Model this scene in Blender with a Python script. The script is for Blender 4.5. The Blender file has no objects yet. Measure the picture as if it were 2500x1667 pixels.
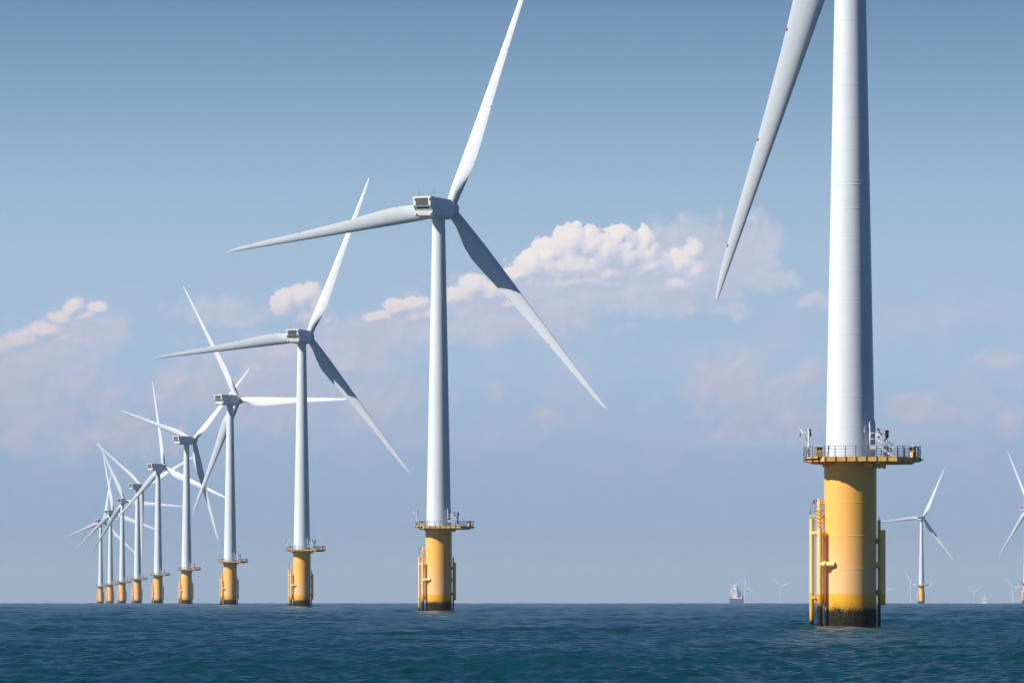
import bpy, bmesh, math, random
import numpy as np
from mathutils import Vector, Matrix

R = math.radians
random.seed(7)
scn = bpy.context.scene
C = scn.collection

# ------------------------------------------------------------------ camera
CAM_H = 3.025          # eye height above the water
F = 13889.0            # focal length in pixels of a 2500 px wide frame (200 mm lens on full frame)
EYE = 1446.0           # picture row of eye level
cam_d = bpy.data.cameras.new('camera')
cam = bpy.data.objects.new('camera', cam_d)
C.objects.link(cam)
cam.location = (0, 0, CAM_H)
cam.rotation_euler = (R(90), 0, 0)
cam_d.sensor_width = 36.0
cam_d.lens = 200.0
cam_d.shift_y = (EYE - 833.5) / 2500.0
cam_d.clip_start = 0.5
cam_d.clip_end = 120000.0
scn.camera = cam

# ------------------------------------------------------------------ light
SUN_EL, SUN_AZ = 38.0, 64.0      # azimuth: degrees to the left of straight-back-at-camera
sd = Vector((-math.sin(R(SUN_AZ)) * math.cos(R(SUN_EL)), -math.cos(R(SUN_AZ)) * math.cos(R(SUN_EL)), math.sin(R(SUN_EL))))
sun_d = bpy.data.lights.new('sun', 'SUN')
sun_d.energy = 5.0
sun_d.angle = R(0.5)
sun_d.color = (1.0, 0.96, 0.90)
sun = bpy.data.objects.new('sun', sun_d)
C.objects.link(sun)
sun.rotation_euler = sd.to_track_quat('Z', 'Y').to_euler()
sun.location = (0, 0, 500)

scn.view_settings.view_transform = 'Standard'
scn.view_settings.look = 'None'
scn.view_settings.exposure = 0.3
scn.view_settings.gamma = 1.0
scn.view_settings.use_curve_mapping = False


def srgb(r, g, b):
    f = lambda c: (c / 255 / 12.92) if c / 255 <= 0.04045 else ((c / 255 + 0.055) / 1.055) ** 2.4
    return (f(r), f(g), f(b))


# ------------------------------------------------------------------ node helper
class NT:
    def __init__(self, tree):
        self.t = tree
        tree.nodes.clear()

    def n(self, kind, **kw):
        nd = self.t.nodes.new(kind)
        for k, v in kw.items():
            setattr(nd, k, v)
        return nd

    def put(self, sock, v):
        if isinstance(v, bpy.types.NodeSocket):
            self.t.links.new(v, sock)
        elif v is not None:
            if hasattr(sock.default_value, '__len__') and not hasattr(v, '__len__'):
                v = (v,) * len(sock.default_value)
            if hasattr(sock.default_value, '__len__') and len(sock.default_value) == 4 and len(v) == 3:
                v = (*v, 1.0)
            sock.default_value = v

    def m(self, op, a, b=None, c=None, clamp=False):
        nd = self.n('ShaderNodeMath', operation=op, use_clamp=clamp)
        for i, v in enumerate((a, b, c)):
            if v is not None:
                self.put(nd.inputs[i], v)
        return nd.outputs[0]

    def vm(self, op, a, b=None):
        nd = self.n('ShaderNodeVectorMath', operation=op)
        self.put(nd.inputs[0], a)
        if b is not None:
            if op == 'SCALE':
                self.put(nd.inputs['Scale'], b)
            else:
                self.put(nd.inputs[1], b)
        return nd.outputs['Value'] if op in ('LENGTH', 'DISTANCE', 'DOT_PRODUCT') else nd.outputs[0]

    def mr(self, v, a, b, c=0.0, d=1.0, smooth=True):
        nd = self.n('ShaderNodeMapRange', interpolation_type='SMOOTHSTEP' if smooth else 'LINEAR')
        for i, x in enumerate((v, a, b, c, d)):
            self.put(nd.inputs[i], x)
        return nd.outputs[0]

    def mix(self, f, a, b, blend='MIX'):
        nd = self.n('ShaderNodeMix', data_type='RGBA', blend_type=blend)
        self.put(nd.inputs[0], f)
        self.put(nd.inputs[6], a)
        self.put(nd.inputs[7], b)
        return nd.outputs[2]

    def noise(self, vec, scale, detail=3.0, rough=0.5, dist=0.0, out='Fac', dims='3D'):
        nd = self.n('ShaderNodeTexNoise', noise_dimensions=dims)
        self.put(nd.inputs['Vector'], vec)
        self.put(nd.inputs['Scale'], scale)
        self.put(nd.inputs['Detail'], detail)
        self.put(nd.inputs['Roughness'], rough)
        self.put(nd.inputs['Distortion'], dist)
        return nd.outputs[out]

    def ramp(self, fac, stops, interp='LINEAR'):
        nd = self.n('ShaderNodeValToRGB')
        cr = nd.color_ramp
        cr.interpolation = interp
        while len(cr.elements) < len(stops):
            cr.elements.new(0.5)
        for e, (p, c) in zip(cr.elements, stops):
            e.position = p
            e.color = (*c, 1) if len(c) == 3 else c
        self.put(nd.inputs[0], fac)
        return nd.outputs[0]

    def xyz(self, v):
        nd = self.n('ShaderNodeSeparateXYZ')
        self.put(nd.inputs[0], v)
        return nd.outputs

    def comb(self, x, y, z=0.0):
        nd = self.n('ShaderNodeCombineXYZ')
        for i, v in enumerate((x, y, z)):
            self.put(nd.inputs[i], v)
        return nd.outputs[0]


# ------------------------------------------------------------------ world: sky and clouds by direction
SKY_STR = 0.05
EXPO = 2 ** -0.3              # the sky colours below are as seen at the scene's exposure
world = bpy.data.worlds.new('World')
scn.world = world
world.use_nodes = True
w = NT(world.node_tree)
sky = w.n('ShaderNodeTexSky', sky_type='NISHITA')
sky.sun_disc = False
sky.sun_elevation = R(SUN_EL)
sky.sun_rotation = math.atan2(sd.x, sd.y)
sky.air_density = 0.5
sky.dust_density = 0.1
sky.ozone_density = 3.0
dirv = w.n('ShaderNodeTexCoord').outputs['Generated']
dx, dy, dz = w.xyz(dirv)
ysafe = w.m('MAXIMUM', dy, 0.05)
# tangent-plane angles straight ahead (north), in units of 0.0072 rad
U = w.m('MULTIPLY_ADD', w.m('DIVIDE', dx, ysafe), F / 100, 12.5)
V = w.m('MULTIPLY_ADD', w.m('DIVIDE', dz, ysafe), -F / 100, EYE / 100)
hor = w.m('SQRT', w.m('ADD', w.m('MULTIPLY', dx, dx), w.m('MULTIPLY', dy, dy)))
elev = w.m('MULTIPLY', w.m('DIVIDE', dz, w.m('MAXIMUM', hor, 0.02)), F / 100)   # 0 at eye level, 14.5 at picture top
SKYSTOPS = [(-2, (138, 162, 189)), (0.3, (139, 164, 191)), (2.5, (147, 172, 201)), (4.0, (155, 181, 209)), (5.5, (165, 191, 218)),
            (8.3, (164, 190, 215)), (10.5, (150, 180, 207)), (12.6, (128, 161, 193)), (15.0, (103, 139, 175)), (30, (88, 126, 170))]
grad0 = w.ramp(w.mr(elev, -2.0, 30.0, 0, 1, smooth=False), [((e + 2) / 32, srgb(*c)) for e, c in SKYSTOPS])
grad = w.vm('SCALE', grad0, EXPO)
low = w.mr(elev, 30.0, 14.0, 0.0, 1.0)
nish = w.vm('MULTIPLY', sky.outputs[0], (0.70 * SKY_STR, 1.05 * SKY_STR, 1.50 * SKY_STR))
skycol = w.mix(low, nish, grad)


def blob_field(P, blobs):
    f = None
    for (cx, cy, rx, ry, k) in blobs:
        q = w.vm('MULTIPLY', w.vm('SUBTRACT', P, (cx / 100, cy / 100, 0)), (100 / rx, 100 / ry, 0))
        d = w.m('SUBTRACT', k, w.vm('LENGTH', q))
        f = d if f is None else w.m('SMOOTH_MAX', f, d, 0.12)
    return f


CRISP = [  # (x, y, rx, ry, strength): billowing cumulus
    (1262, 668, 44, 22, 1), (1300, 645, 52, 40, 1), (1345, 622, 52, 50, 1), (1394, 588, 50, 52, 1), (1440, 600, 56, 52, 1), (1480, 622, 60, 66, 1.05), (1545, 625, 80, 50, 1.0), (1400, 650, 150, 46, 1.1), (1485, 668, 70, 36, .9),
    (1420, 685, 210, 40, .82), (1580, 650, 110, 60, .85), (1512, 572, 34, 32, 1), (1532, 602, 38, 48, .98), (1576, 584, 26, 34, 1), (1586, 622, 40, 44, .95), (1570, 660, 60, 36, .8),
    (1795, 892, 34, 28, .85), (1755, 925, 40, 28, .8), (1712, 958, 34, 26, .75), (1830, 925, 60, 30, .65), (1960, 925, 54, 38, .8), (1920, 960, 50, 26, .6),
    (430, 935, 62, 46, .9), (395, 968, 40, 26, .7), (470, 965, 50, 26, .6), (190, 945, 60, 50, .8), (120, 965, 60, 40, .7), (60, 930, 70, 50, .75), (330, 1040, 80, 34, .75), (250, 1065, 70, 24, .6),
    (700, 865, 100, 44, .8), (620, 900, 60, 34, .7), (850, 900, 80, 34, .65), (920, 960, 60, 30, .6), (2225, 975, 76, 30, .8), (2470, 1020, 40, 32, .8), (1330, 1010, 56, 30, .65), (1215, 965, 34, 34, .6),
    (1662, 640, 46, 44, .95), (1690, 610, 34, 44, .9), (1700, 660, 50, 50, .85), (1650, 695, 60, 36, .8),
    (1122, 722, 44, 30, 1), (1158, 700, 44, 36, 1), (1200, 716, 50, 36, .95), (1240, 742, 60, 26, .8),
    (1010, 775, 110, 32, .7), (925, 772, 46, 18, .95), (972, 752, 46, 26, 1), (1010, 745, 44, 26, .95), (1050, 768, 44, 26, .85),
    (760, 775, 90, 40, .75), (700, 740, 44, 40, 1), (742, 728, 46, 40, 1), (776, 748, 40, 44, .95), (800, 782, 44, 30, .75),
    (160, 830, 120, 50, .7), (180, 752, 30, 34, 1), (236, 752, 36, 24, .95), (205, 772, 46, 22, .85), (150, 780, 44, 30, .95), (110, 806, 60, 28, .95), (50, 832, 70, 36, .95), (0, 850, 60, 40, .95), (30, 890, 70, 50, .8),
]
SOFT = [  # thin, low-contrast cloud sheets and haze banks
    (1690, 640, 90, 80, 1.3), (1845, 600, 44, 56, 1.25), (1800, 650, 60, 60, .9), (1870, 690, 70, 30, .8), (1740, 700, 120, 40, .8), (1990, 735, 70, 22, .6),
    (1420, 700, 260, 50, .9), (1230, 770, 220, 60, .9), (1060, 800, 200, 45, .8), (1330, 780, 160, 40, .8), (1640, 750, 200, 30, .7),
    (860, 850, 160, 70, .85), (690, 880, 120, 70, .75), (560, 770, 150, 40, .6), (430, 945, 70, 60, .95), (400, 1000, 60, 30, .8), (520, 900, 80, 50, .8), (640, 965, 190, 70, .9), (900, 960, 170, 70, .75),
    (90, 950, 220, 140, .85), (700, 900, 300, 110, .6), (110, 900, 160, 70, .95), (60, 1000, 130, 60, .9), (130, 990, 70, 80, .9), (300, 1060, 140, 50, .85), (180, 830, 110, 60, .8), (270, 795, 50, 26, .7),
    (1795, 895, 44, 34, 1.3), (1765, 925, 50, 36, 1.25), (1712, 960, 40, 36, 1.2), (1860, 985, 150, 70, .75), (1960, 935, 60, 50, .9), (1950, 1040, 80, 40, .75), (1840, 1060, 140, 40, .6),
    (2230, 990, 80, 36, .9), (2330, 1010, 60, 30, .7), (2440, 875, 80, 26, .7), (2475, 1030, 44, 40, .9), (1330, 1025, 90, 40, .45), (1210, 965, 50, 40, .35), (1450, 720, 420, 70, .55), (1880, 1000, 260, 90, .45),
]
P0 = w.comb(U, V, 0.0)
wv = w.vm('SUBTRACT', w.noise(P0, 1.6, 5.0, 0.6, out='Color'), (0.5, 0.5, 0.5))
Pw = w.vm('ADD', P0, w.vm('MULTIPLY', wv, (0.42, 0.34, 0.0)))


def cumulus(P):
    vor = w.n('ShaderNodeTexVoronoi', feature='F1', voronoi_dimensions='2D')
    w.put(vor.inputs['Vector'], P)
    vor.inputs['Scale'].default_value = 2.3
    vor.inputs['Detail'].default_value = 3.0
    vor.inputs['Roughness'].default_value = 0.5
    vor.inputs['Lacunarity'].default_value = 2.3
    vor.normalize = True
    bil = w.m('SUBTRACT', 0.42, vor.outputs['Distance'])
    fine = w.m('SUBTRACT', w.noise(P, 5.5, 4.0, 0.6, dims='2D'), 0.5)
    bil = w.m('MULTIPLY_ADD', fine, 0.55, bil)
    return w.m('MULTIPLY_ADD', bil, 1.0, w.m('MULTIPLY', blob_field(P, CRISP), 1.5))


h0 = cumulus(Pw)
h1 = cumulus(w.vm('ADD', Pw, (-0.085, -0.10, 0)))
h2 = blob_field(w.vm('ADD', P0, (-0.30, -0.36, 0)), CRISP)      # broad shading of the whole cloud
b0 = blob_field(P0, CRISP)
crisp_w = w.m('ADD', w.mr(V, 6.4, 8.6, 0.27, 0.95, smooth=False), w.mr(U, 15.3, 17.0, 0.0, 0.45))          # lower, farther clouds have softer edges
a_c = w.mr(h0, 0.05, w.m('ADD', 0.05, crisp_w))
broad = w.m('SUBTRACT', b0, h2)
lit = w.m('MULTIPLY_ADD', w.m('SUBTRACT', h0, h1), 0.70, 0.42)
lit = w.m('MULTIPLY_ADD', broad, 0.40, lit)
lit = w.m('SUBTRACT', lit, w.mr(V, 6.4, 8.0, 0.0, 0.12))
lit = w.m('ADD', lit, w.m('MULTIPLY', w.m('SUBTRACT', w.noise(Pw, 1.0, 4.0, 0.6), 0.5), 0.5), clamp=True)
lowfade = w.mr(V, 6.2, 9.2, 0.0, 1.0, smooth=False)
c_hi = w.mix(lowfade, srgb(243, 235, 234), srgb(211, 201, 209))
c_lo = w.mix(lowfade, srgb(190, 199, 222), srgb(166, 179, 208))
cumcol = w.mix(lit, c_lo, c_hi)
# undersides dissolve into the haze
thin = w.mr(w.m('MULTIPLY_ADD', w.noise(P0, 1.3, 4.0, 0.6), 0.5, lit), 0.25, 0.70, 0.70, 1.0)
a_c = w.m('MULTIPLY', a_c, w.mr(V, 8.0, 9.2, 1.0, 0.42))
a_c = w.m('MULTIPLY', a_c, w.m('MULTIPLY', thin, w.m('MULTIPLY_ADD', lowfade, -0.2, w.mr(U, 15.3, 17.0, 1.0, 0.85))))

s0 = w.m('MULTIPLY_ADD', w.m('SUBTRACT', w.noise(Pw, 1.3, 6.0, 0.62), 0.5), 3.1, blob_field(Pw, SOFT))
s1 = w.noise(w.vm('ADD', P0, (3.3, 1.7, 0)), 1.0, 5.0, 0.6)
a_s = w.m('MULTIPLY', w.mr(s0, -0.55, 0.30), w.mr(s1, 0.25, 0.75, 0.55, 0.95))
s2 = w.m('MULTIPLY_ADD', w.m('SUBTRACT', w.noise(w.vm('ADD', Pw, (-0.13, -0.17, 0)), 1.3, 6.0, 0.62), 0.5), 3.1, 0.0)
relief = w.m('MULTIPLY_ADD', w.m('SUBTRACT', w.m('SUBTRACT', s0, blob_field(Pw, SOFT)), s2), 0.62, 0.5, clamp=True)
softlo = w.mix(w.mr(V, 6.0, 11.0), srgb(186, 198, 221), srgb(163, 175, 203))
softhi = w.mix(w.mr(V, 6.0, 11.0), srgb(216, 214, 227), srgb(190, 189, 210))
softcol = w.mix(relief, softlo, softhi)
pink = w.mr(w.noise(P0, 0.8, 3.0, 0.5), 0.35, 0.7)
softcol = w.mix(w.m('MULTIPLY', pink, 0.5), softcol, srgb(194, 190, 208))
# a broad, barely visible veil behind the banks
veil = w.mr(w.noise(w.vm('MULTIPLY', Pw, (0.45, 0.8, 1.0)), 0.9, 5.0, 0.6), 0.42, 0.68)
veil = w.m('MULTIPLY', veil, w.m('MULTIPLY', w.mr(V, 6.4, 8.6), w.mr(V, 12.4, 10.4)))
softcol = w.vm('SCALE', softcol, EXPO)
cloudy = w.mix(w.m('MULTIPLY', veil, 0.5), skycol, softcol)
cloudy = w.mix(w.m('MULTIPLY', a_s, 0.9), cloudy, softcol)
cloudy = w.mix(a_c, cloudy, w.vm('SCALE', cumcol, EXPO))
# the cloud bank stands in the north, low over the sea
inband = w.m('MULTIPLY', w.m('MULTIPLY', w.m('GREATER_THAN', V, 4.6), w.m('LESS_THAN', V, 12.6)),
             w.m('MULTIPLY', w.m('GREATER_THAN', dy, 0.5), w.m('LESS_THAN', w.m('ABSOLUTE', w.m('SUBTRACT', U, 12.5)), 20.0)))
bg = w.n('ShaderNodeBackground')
w.put(bg.inputs['Color'], w.vm('SCALE', skycol, 1.0 / SKY_STR))
bg.inputs['Strength'].default_value = SKY_STR
bgc = w.n('ShaderNodeBackground')
w.put(bgc.inputs['Color'], w.vm('SCALE', cloudy, 1.0 / SKY_STR))
bgc.inputs['Strength'].default_value = SKY_STR
ms = w.n('ShaderNodeMixShader')
w.put(ms.inputs[0], inband)
w.t.links.new(bg.outputs[0], ms.inputs[1])
w.t.links.new(bgc.outputs[0], ms.inputs[2])
wo = w.n('ShaderNodeOutputWorld')
w.t.links.new(ms.outputs[0], wo.inputs[0])


# ------------------------------------------------------------------ materials
def material(name):
    m = bpy.data.materials.new(name)
    m.use_nodes = True
    t = NT(m.node_tree)
    b = t.n('ShaderNodeBsdfPrincipled')
    o = t.n('ShaderNodeOutputMaterial')
    t.t.links.new(b.outputs[0], o.inputs[0])
    return m, t, b


def simple(name, col, rough=0.5, metal=0.0, var=0.08, scale=3.0, spec=0.5):
    m, t, b = material(name)
    co = t.n('ShaderNodeTexCoord').outputs['Object']
    f = t.mr(t.noise(co, scale, 4.0, 0.6), 0.3, 0.7, 1 - var, 1 + var)
    t.put(b.inputs['Base Color'], t.vm('SCALE', col, f))
    b.inputs['Roughness'].default_value = rough
    b.inputs['Metallic'].default_value = metal
    b.inputs['Specular IOR Level'].default_value = spec
    return m


M = {}


def make_white(name, dots=None):
    m, t, b = material(name)
    co = t.n('ShaderNodeTexCoord').outputs['Object']
    streak = t.noise(t.vm('MULTIPLY', co, (3.0, 3.0, 0.12)), 1.0, 4.0, 0.65)
    blot = t.noise(co, 0.35, 4.0, 0.6)
    f = t.m('MULTIPLY', t.mr(streak, 0.25, 0.75, 0.965, 1.02), t.mr(blot, 0.3, 0.7, 0.98, 1.02))
    col = t.vm('SCALE', (0.65, 0.685, 0.71), f)
    if dots:
        hit = None
        x, y, z = t.xyz(co)
        flat = t.comb(x, 0.0, z)
        for (px, pz, rr) in dots:
            d = t.m('LESS_THAN', t.vm('DISTANCE', flat, (px, 0, pz)), rr)
            hit = d if hit is None else t.m('MAXIMUM', hit, d)
        col = t.mix(hit, col, (0.36, 0.012, 0.02))
    t.put(b.inputs['Base Color'], col)
    b.inputs['Roughness'].default_value = 0.42
    b.inputs['Specular IOR Level'].default_value = 0.35
    return m


M['white'] = make_white('white_paint')
M['panel'] = simple('cream_panel_paint', (0.74, 0.74, 0.70), 0.45, var=0.05)


def make_yellow(name, HI, PALE, grow=1.75, rag=0.6):
    m, t, b = material(name)
    geo = t.n('ShaderNodeTexCoord').outputs['Object']
    oi = t.n('ShaderNodeObjectInfo')
    # each foundation weathers its own way: the pattern is shifted by where it stands
    sh = t.vm('MULTIPLY', oi.outputs['Location'], (0.013, 0.017, 0.0))
    x, y, z = t.xyz(geo)
    p = t.vm('ADD', geo, sh)
    n1 = t.noise(t.vm('MULTIPLY', p, (1.0, 1.0, 0.35)), 0.8, 4.0, 0.6)
    n2 = t.noise(p, 9.0, 5.0, 0.7)
    drip = t.noise(t.vm('MULTIPLY', p, (4.0, 4.0, 0.25)), 1.2, 3.0, 0.6)
    hi = HI
    pale = PALE
    band = (0.86, 0.41, 0.022)
    zz = t.m('ADD', z, t.m('MULTIPLY', t.m('SUBTRACT', n1, 0.5), 1.6))
    col = t.mix(t.mr(zz, 3.0, 10.5), pale, hi)
    # run-off stains
    col = t.mix(t.m('MULTIPLY', t.mr(drip, 0.58, 0.72), t.mr(z, 8.5, 4.0, 0.0, 0.45)), col, (0.62, 0.33, 0.03))
    zb = t.m('ADD', z, t.m('MULTIPLY', t.m('SUBTRACT', drip, 0.5), 0.35))
    col = t.mix(t.mr(zb, 3.1, 2.85), col, band)
    rust = t.noise(t.vm('MULTIPLY', t.vm('ADD', p, (4.0, 7.0, 0.0)), (5.0, 5.0, 0.18)), 1.3, 4.0, 0.7)
    col = t.mix(t.m('MULTIPLY', t.mr(rust, 0.60, 0.78), 0.35), col, (0.42, 0.20, 0.045))
    spot = t.noise(p, 3.1, 3.0, 0.5)
    col = t.mix(t.m('MULTIPLY', t.mr(spot, 0.755, 0.775), 0.7), col, (0.12, 0.07, 0.03))
    # fresher paint patches
    patch = t.noise(t.vm('ADD', p, (9.0, 3.0, 5.0)), 1.6, 2.0, 0.4)
    col = t.mix(t.m('MULTIPLY', t.mr(patch, 0.70, 0.72), 0.6), col, (0.84, 0.46, 0.06))
    # marine growth
    edge = t.m('ADD', z, t.m('ADD', t.m('MULTIPLY', t.m('SUBTRACT', n1, 0.5), rag), t.m('MULTIPLY', t.m('SUBTRACT', n2, 0.5), 1.7)))
    # stained tide zone fading upward
    col = t.mix(t.m('MULTIPLY', t.mr(t.m('ADD', edge, t.m('MULTIPLY', t.m('SUBTRACT', drip, 0.5), 1.2)), grow + 0.9, grow - 0.1), 0.5), col, (0.20, 0.105, 0.02))
    g = t.mr(edge, grow + 0.15, grow - 0.15)
    vor = t.n('ShaderNodeTexVoronoi', feature='F1')
    t.put(vor.inputs['Vector'], p)
    vor.inputs['Scale'].default_value = 9.0
    speck = t.m('MULTIPLY', t.mr(vor.outputs['Distance'], 0.34, 0.22), t.m('GREATER_THAN', t.xyz(vor.outputs['Color'])[0], 0.68))
    speck = t.m('MULTIPLY', speck, t.mr(t.m('ADD', z, t.m('MULTIPLY', n1, 0.8)), 0.35, 1.5, 0.05, 0.75))
    gcol = t.mix(t.noise(p, 9.0, 4.0, 0.6), (0.005, 0.004, 0.003), (0.044, 0.032, 0.020))
    gcol = t.mix(speck, gcol, (0.42, 0.36, 0.27))
    col = t.mix(g, col, gcol)
    t.put(b.inputs['Base Color'], col)
    t.put(b.inputs['Roughness'], t.mr(g, 0, 1, 0.42, 0.75))
    t.put(b.inputs['Specular IOR Level'], t.mr(g, 0, 1, 0.35, 0.08))
    bp = t.n('ShaderNodeBump')
    bp.inputs['Distance'].default_value = 0.12
    t.put(bp.inputs['Strength'], t.m('MULTIPLY', g, 0.9))
    t.put(bp.inputs['Height'], t.noise(p, 8.0, 5.0, 0.7))
    t.t.links.new(bp.outputs[0], b.inputs['Normal'])
    return m


M['yellow'] = make_yellow('weathered_yellow_paint', (0.93, 0.462, 0.095), (0.90, 0.51, 0.215), 1.68)
M['tube'] = make_yellow('pale_yellow_tube_paint', (0.95, 0.62, 0.20), (0.92, 0.60, 0.24), 2.0, 3.0)
M['tube_low'] = make_yellow('pale_yellow_fender_paint', (0.95, 0.60, 0.18), (0.93, 0.60, 0.20), 0.75, 2.0)
M['deck'] = simple('deck_yellow_paint', (0.86, 0.46, 0.10), 0.5, var=0.07)
M['steel'] = simple('galvanised_steel', (0.20, 0.235, 0.26), 0.5, 0.0, var=0.12)
M['pale_steel'] = simple('pale_grey_steel', (0.66, 0.68, 0.68), 0.45, 0.0, var=0.06)
M['dark'] = simple('dark_rubber', (0.018, 0.020, 0.024), 0.6)
M['grille'] = simple('grey_brown_grille', (0.24, 0.225, 0.205), 0.6, var=0.12, scale=1.2)
M['slot'] = simple('dark_air_slot', (0.045, 0.06, 0.075), 0.6)
M['red'] = simple('red_paint', (0.40, 0.02, 0.02), 0.5)
M['black'] = simple('black_letter_paint', (0.012, 0.012, 0.012), 0.5)
M['shadow_door'] = simple('grey_door_paint', (0.55, 0.58, 0.60), 0.5)
M['roofcream'] = simple('cream_roof_paint', (0.82, 0.74, 0.62), 0.5)
M['hull'] = simple('navy_hull_paint', (0.025, 0.035, 0.15), 0.5)
M['shipwhite'] = simple('ship_white_paint', (0.90, 0.89, 0.88), 0.5, var=0.03, scale=0.2)
M['shipred'] = simple('ship_red_paint', (0.42, 0.07, 0.05), 0.5)
M['shipglass'] = simple('ship_window_glass', (0.03, 0.04, 0.05), 0.2)
M['shipgrey'] = simple('ship_grey_gear', (0.16, 0.17, 0.19), 0.5)


# ------------------------------------------------------------------ mesh builder
class MB:
    def __init__(self):
        self.v, self.f, self.s = [], [], []

    def add(self, verts, faces, smooth=False):
        o = len(self.v)
        self.v += [tuple(p) for p in verts]
        self.f += [[i + o for i in fc] for fc in faces]
        self.s += [smooth] * len(faces)

    def box(self, c, size, mat=None):
        hx, hy, hz = size[0] / 2, size[1] / 2, size[2] / 2
        vs = [Vector((sx * hx, sy * hy, sz * hz)) for sz in (-1, 1) for sy in (-1, 1) for sx in (-1, 1)]
        if mat is not None:
            vs = [mat @ p for p in vs]
        vs = [p + Vector(c) for p in vs]
        self.add(vs, [(0, 2, 3, 1), (4, 5, 7, 6), (0, 1, 5, 4), (1, 3, 7, 5), (3, 2, 6, 7), (2, 0, 4, 6)])

    def beam(self, a, b, wd, ht):
        """rectangular bar from a to b"""
        a, b = Vector(a), Vector(b)
        d = b - a
        q = d.to_track_quat('Y', 'Z').to_matrix()
        self.box((a + b) / 2, (wd, d.length, ht), q)

    def tube(self, a, b, r, r2=None, n=12, cap=True):
        a, b = Vector(a), Vector(b)
        r2 = r if r2 is None else r2
        q = (b - a).to_track_quat('Z', 'Y').to_matrix()
        vs = []
        for (p, rr) in ((a, r), (b, r2)):
            for i in range(n):
                t = 2 * math.pi * i / n
                vs.append(p + q @ Vector((rr * math.cos(t), rr * math.sin(t), 0)))
        self.add(vs, [(i, (i + 1) % n, n + (i + 1) % n, n + i) for i in range(n)], True)
        if cap:
            self.add(vs[:n], [tuple(reversed(range(n)))])
            self.add(vs[n:], [tuple(range(n))])

    def path(self, pts, r, n=8):
        for a, b in zip(pts[:-1], pts[1:]):
            self.tube(a, b, r, n=n)

    def lathe(self, prof, n=48, smooth=True, cap=True, axis=None):
        """prof: list of (radius, height); axis: matrix applied to the points"""
        vs = []
        for (r, z) in prof:
            for i in range(n):
                t = 2 * math.pi * i / n
                vs.append(Vector((r * math.cos(t), r * math.sin(t), z)))
        fs = []
        for k in range(len(prof) - 1):
            for i in range(n):
                fs.append((k * n + i, k * n + (i + 1) % n, (k + 1) * n + (i + 1) % n, (k + 1) * n + i))
        if axis is not None:
            vs = [axis @ p for p in vs]
        self.add(vs, fs, smooth)
        if cap:
            L = len(prof) - 1
            if prof[0][0] > 1e-6:
                self.add(vs[:n], [tuple(reversed(range(n)))])
            if prof[L][0] > 1e-6:
                self.add(vs[L * n:], [tuple(range(n))])

    def loft(self, rings, smooth=True, cap=True):
        n = len(rings[0])
        vs = [p for rg in rings for p in rg]
        fs = [(k * n + i, k * n + (i + 1) % n, (k + 1) * n + (i + 1) % n, (k + 1) * n + i)
              for k in range(len(rings) - 1) for i in range(n)]
        self.add(vs, fs, smooth)
        if cap:
            self.add(rings[0], [tuple(reversed(range(n)))])
            self.add(rings[-1], [tuple(range(n))])

    def prism(self, poly, z0, z1):
        n = len(poly)
        vs = [(x, y, z0) for x, y in poly] + [(x, y, z1) for x, y in poly]
        self.add(vs, [(i, (i + 1) % n, n + (i + 1) % n, n + i) for i in range(n)] + [tuple(reversed(range(n))), tuple(range(n, 2 * n))])

    def build(self, name, mat, parent=None, bevel=0.0, sharp=0.6):
        me = bpy.data.meshes.new(name)
        me.from_pydata(self.v, [], self.f)
        me.polygons.foreach_set('use_smooth', self.s)
        bm = bmesh.new()
        bm.from_mesh(me)
        bmesh.ops.remove_doubles(bm, verts=bm.verts, dist=1e-5)
        bmesh.ops.recalc_face_normals(bm, faces=bm.faces)
        if bevel:
            es = [e for e in bm.edges if e.is_manifold and e.calc_face_angle(0) > 0.5]
            bmesh.ops.bevel(bm, geom=es, offset=bevel, segments=2, affect='EDGES', clamp_overlap=True)
        for e in bm.edges:
            if e.is_manifold and e.calc_face_angle(0) > sharp:
                e.smooth = False
        parts = cluster(bm)
        objs = []
        for faces in parts:
            if len(parts) > 1:
                keep = set(faces)
                b2 = bm.copy()
                b2.faces.ensure_lookup_table()
                bmesh.ops.delete(b2, geom=[f for f in b2.faces if f.index not in keep], context='FACES')
            else:
                b2 = bm
            m2 = me if not objs else bpy.data.meshes.new(name)
            b2.to_mesh(m2)
            if b2 is not bm:
                b2.free()
            if objs:
                m2.materials.append(mat)
            else:
                me.materials.append(mat)
            o = bpy.data.objects.new(name, m2)
            C.objects.link(o)
            if parent is not None:
                o.parent = parent
            objs.append(o)
        bm.free()
        return objs[0]


def cluster(bm):
    """faces of the mesh gathered into the pieces that stand apart from each other"""
    bm.verts.index_update()
    bm.faces.index_update()
    seen, isl = set(), []
    for v in bm.verts:
        if v in seen:
            continue
        stack, got = [v], []
        seen.add(v)
        while stack:
            x = stack.pop()
            got.append(x)
            for e in x.link_edges:
                y = e.other_vert(x)
                if y not in seen:
                    seen.add(y)
                    stack.append(y)
        isl.append(got)
    if len(isl) > 400:
        return [[f.index for f in bm.faces]]
    lo = np.array([[min(v.co[i] for v in g) for i in range(3)] for g in isl])
    hi = np.array([[max(v.co[i] for v in g) for i in range(3)] for g in isl])
    size = (hi - lo).max(axis=1)
    k = len(isl)
    lab = list(range(k))

    def root(i):
        while lab[i] != i:
            i = lab[i]
        return i
    for i in range(k):
        for j in range(i + 1, k):
            gap = np.maximum(0, np.maximum(lo[i] - hi[j], lo[j] - hi[i]))
            if np.sqrt((gap ** 2).sum()) <= max(0.02, 0.5 * max(size[i], size[j])):
                lab[root(i)] = root(j)
    where = {}
    for i, g in enumerate(isl):
        for v in g:
            where[v.index] = root(i)
    out = {}
    for f in bm.faces:
        out.setdefault(where[f.verts[0].index], []).append(f.index)
    return sorted(out.values(), key=lambda fs: -len(fs))


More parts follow.
